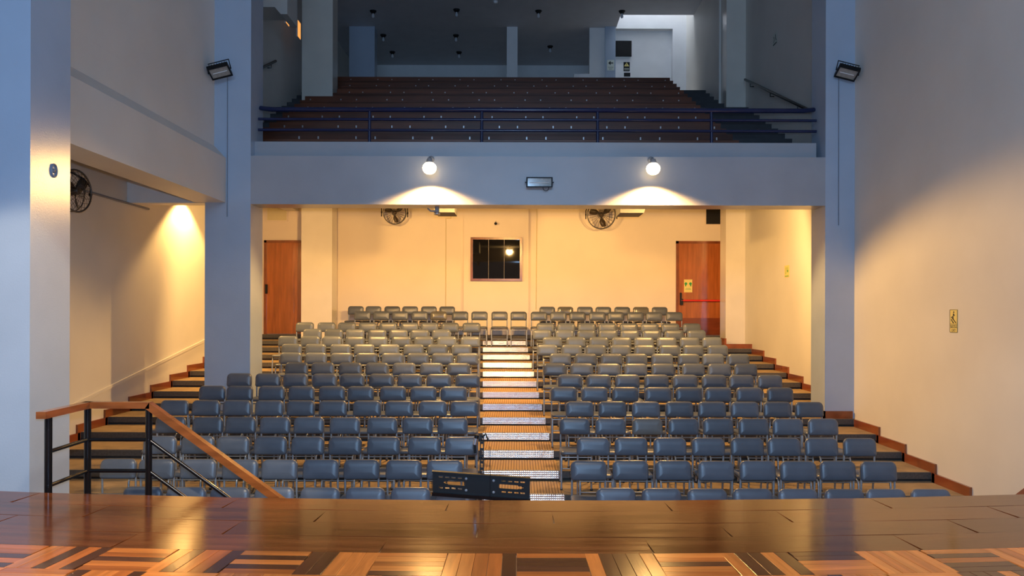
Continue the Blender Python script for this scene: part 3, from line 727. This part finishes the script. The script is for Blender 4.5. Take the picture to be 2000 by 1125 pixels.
# small grey pipe clamp under the beam soffit
p = PX(853, 408, 12.3)
pc = thing('projector_mount', 'small grey clamp hanging under the balcony beam', 'bracket', (p.x, 12.3, 4.107))
MB().tube([(p.x, 12.3, 4.107), (p.x, 12.3, 4.02)], .035, 12).build('stem', M['grey_plastic'], pc)
MB().lathe([(0, -.03), (.05, -.02), (.05, .02), (0, .03)], (p.x, 12.3, 4.0), 'z', 12).build('clamp', M['steel'], pc)
MB().tube([(p.x-.03, 12.3, 4.04), (p.x-.10, 12.3, 4.04), (p.x-.15, 12.3, 4.085)], .012, 6).build('lever', M['grey_plastic'], pc)
for (x0, x1, s, lab) in ((840, 887, 1, 'left'), (1211, 1270, -1, 'right')):
    a = PX(x0, 415, 14.0); b = PX(x1, 415, 14.0)
    z1 = a.z+.32
    c = .10*1
    poly = [(a.x+(.08 if s > 0 else 0), a.z), (b.x-(0 if s > 0 else .12), a.z), (b.x, z1), (a.x, z1)]
    tag(MB().prism(poly, 0, 'y', 14.0, 14.6).build('duct_box', M['duct']), 'grey boxed duct under the balcony ceiling, %s of the booth window' % lab, 'duct')

# ------------------------------------------------------------------ balcony ceiling lamps (off)
cb = None
spots = [(727, 28, 'first row, leftmost'), (890, 25, 'first row, second from left'), (1050, 27, 'first row, third from left'), (1213, 27, 'first row, beside the skylight'),
         (747, 75, 'second row, left'), (889, 75, 'second row, right'), (765, 108, 'third row, left'), (895, 108, 'third row, middle'), (1073, 96, 'third row, right of the slim white pillar')]
for (x, y, lab) in spots:
    Y = F*(HC-CAMZ)/(CY-y+6); X = (x-CX)*Y/F
    if cb is None:
        cb = thing('ceiling_bulb', 'x', 'lamp', (0,0,0), 'bare bulbs on the balcony ceiling')
        MB().lathe([(0, 0), (.09, 0), (.08, -.025), (.04, -.07), (0, -.07)], (0,0,0), 'z', 14).build('socket', M['black'], cb, True)
        MB().lathe([(0, -.19), (.03, -.18), (.042, -.145), (.028, -.10), (.02, -.07)], (0,0,0), 'z', 12).build('bulb', M['off_bulb'], cb, True)
        o = cb
    else: o = copy_tree(cb)
    o.location = (X, Y, HC); o['label'] = 'dark bare-bulb socket on the balcony ceiling, '+lab
sd = PX(966, 6, 20.1)
dt = thing('smoke_detector', 'small round detector on the ceiling near the balcony middle', 'detector', (sd.x, 20.1, HC))
MB().lathe([(0, 0), (.06, 0), (.05, -.05), (0, -.06)], (sd.x, 20.1, HC), 'z', 14).build('body', M['white'], dt)

# ------------------------------------------------------------------ black television bracket in front of the aisle
YT = 6.42
tv = thing('tv_stand', 'black slotted television bracket on a stand at the foot of the aisle', 'tv bracket', (-.3, YT, 0))
A = PX(846, 921, YT); B = PX(1036, 934, YT)
# slotted plate: strips around openings (local u along the plate, v across)
u = (B-A); Lp = u.length; ux = u.normalized(); vz = Vector((0, 0, -1))
def plate(u0, u1, v0, v1, name, d=.012, y=0):
    mb = MB(); vs = []
    for yy in (0, d):
        for (a_, b_) in ((u0, v0), (u1, v0), (u1, v1), (u0, v1)): vs.append(A+ux*a_+vz*b_+Vector((0, yy+y, 0)))
    mb.add(vs, [(0,1,2,3),(7,6,5,4),(0,4,5,1),(1,5,6,2),(2,6,7,3),(3,7,4,0)]); return mb
mb = MB()
def pl(u0, u1, v0, v1):
    q = plate(u0, u1, v0, v1, ''); mb.add(q.v, q.f)
Hh = .175; 
def row_slots(v0, v1, slots):
    e = 0
    for (s0, s1) in slots: pl(e, s0, v0, v1); e = s1
    pl(e, Lp, v0, v1)
sl_a = [(.05+i*.052, .085+i*.052) for i in range(4)]; sl_b = [(.565+i*.052, .60+i*.052) for i in range(4)]
pl(0, Lp, 0, .032); row_slots(.032, .044, sl_a+sl_b); pl(0, Lp, .044, .066)
row_slots(.066, .073, [(.125, .262), (.548, .70)]); row_slots(.073, .080, [(.10, .265), (.545, .73)]); row_slots(.080, .088, [(.09, .265), (.545, .745)]); row_slots(.088, .095, [(.10, .265), (.545, .73)]); row_slots(.095, .100, [(.125, .262), (.548, .70)]); pl(0, Lp, .100, .122); row_slots(.122, .134, sl_a+sl_b); pl(0, Lp, .134, Hh)
mb.build('plate', M['black'], tv)
q = plate(-.004, Lp+.004, -.006, .006, '', .05, -.03); q.build('flange', M['black'], tv)
q = plate(-.004, Lp+.004, Hh-.008, Hh+.02, '', .05, -.03); q.build('flange', M['black_metal'], tv)
for (uu, vv) in ((.275, .04), (.50, .04), (.275, .135), (.50, .135)):
    p = A+ux*uu+vz*vv; MB().lathe([(0, -.008), (.011, -.008), (.011, 0), (0, 0)], (p.x, p.y, p.z), 'y', 8).build('bolt', M['grey_plastic'], tv)
for px in (913, 968):
    x = (px-CX)*YT/F; MB().tube([(x, YT+.04, .03), (x, YT+.04, 1.0)], .02, 10).build('pole', M['grey_plastic'], tv)
MB().box(-.75, .20, YT-.18, YT-.10, 0, .04).box(-.75, .20, YT+.12, YT+.20, 0, .04).build('foot', M['black'], tv)
x = (942-CX)*(YT+.05)/F; zt2 = PX(0, 850, YT+.05).z
mb = MB()
for k in range(10):
    z0 = .90+(zt2-.90)*k/10; z1 = .90+(zt2-.90)*(k+.62)/10; z2 = .90+(zt2-.90)*(k+1)/10
    mb.box(x-.017, x-.009, YT+.05, YT+.058, z0, z1).box(x+.009, x+.017, YT+.05, YT+.058, z0, z1).box(x-.017, x+.017, YT+.05, YT+.058, z1, z2)
mb.build('slotted_arm', M['black'], tv)
MB().tube([(x+.004, YT+.05, zt2-.02), (x+.03, YT+.05, zt2+.012), (x+.055, YT+.05, zt2-.05)], .009, 6).build('cable', M['black'], tv)
mk = thing('microphone', 'silver and black clip microphone at the top of the slotted arm', 'microphone', (x-.03, YT+.03, zt2-.04))
p0 = Vector((x-.040, YT+.03, zt2+.005)); p1 = Vector((x-.058, YT+.03, zt2-.075))
MB().tube([p0, p0.lerp(p1, .35)], .018, 12).build('head', M['black'], mk)
MB().tube([p0.lerp(p1, .35), p1], .017, 12).build('body', M['steel'], mk)
MB().tube([p1, p1+Vector((.004, 0, -.07))], .011, 8).build('clip', M['black'], mk)
x = (957.5-CX)*(YT-.05)/F
cable('thin hanging wire in front of the television bracket', [(x, YT-.05, PX(0, 870, YT).z), (x+.004, YT-.055, 1.1), (x, YT-.05, .02)], .0025, 'black', 'hanging_wire')

# small oval plate with a ring on the inner face of the near left pillar
hk = thing('ring_plate', 'small oval ring plate on the inner face of the near left pillar', 'wall hook', (-4.1, 6.93, PX(0, 336, 6.93).z))
z = PX(0, 336, 6.93).z
MB().tube([(-4.092, 6.93+.04*math.cos(2*math.pi*k/18), z+.055*math.sin(2*math.pi*k/18)) for k in range(18)], .008, 6, closed=True).build('ring', M['cable'], hk)
MB().lathe([(0, 0), (.022, 0), (.018, .012), (0, .014)], (-4.1, 6.93, z), 'x', 12).build('plate', M['cable'], hk)
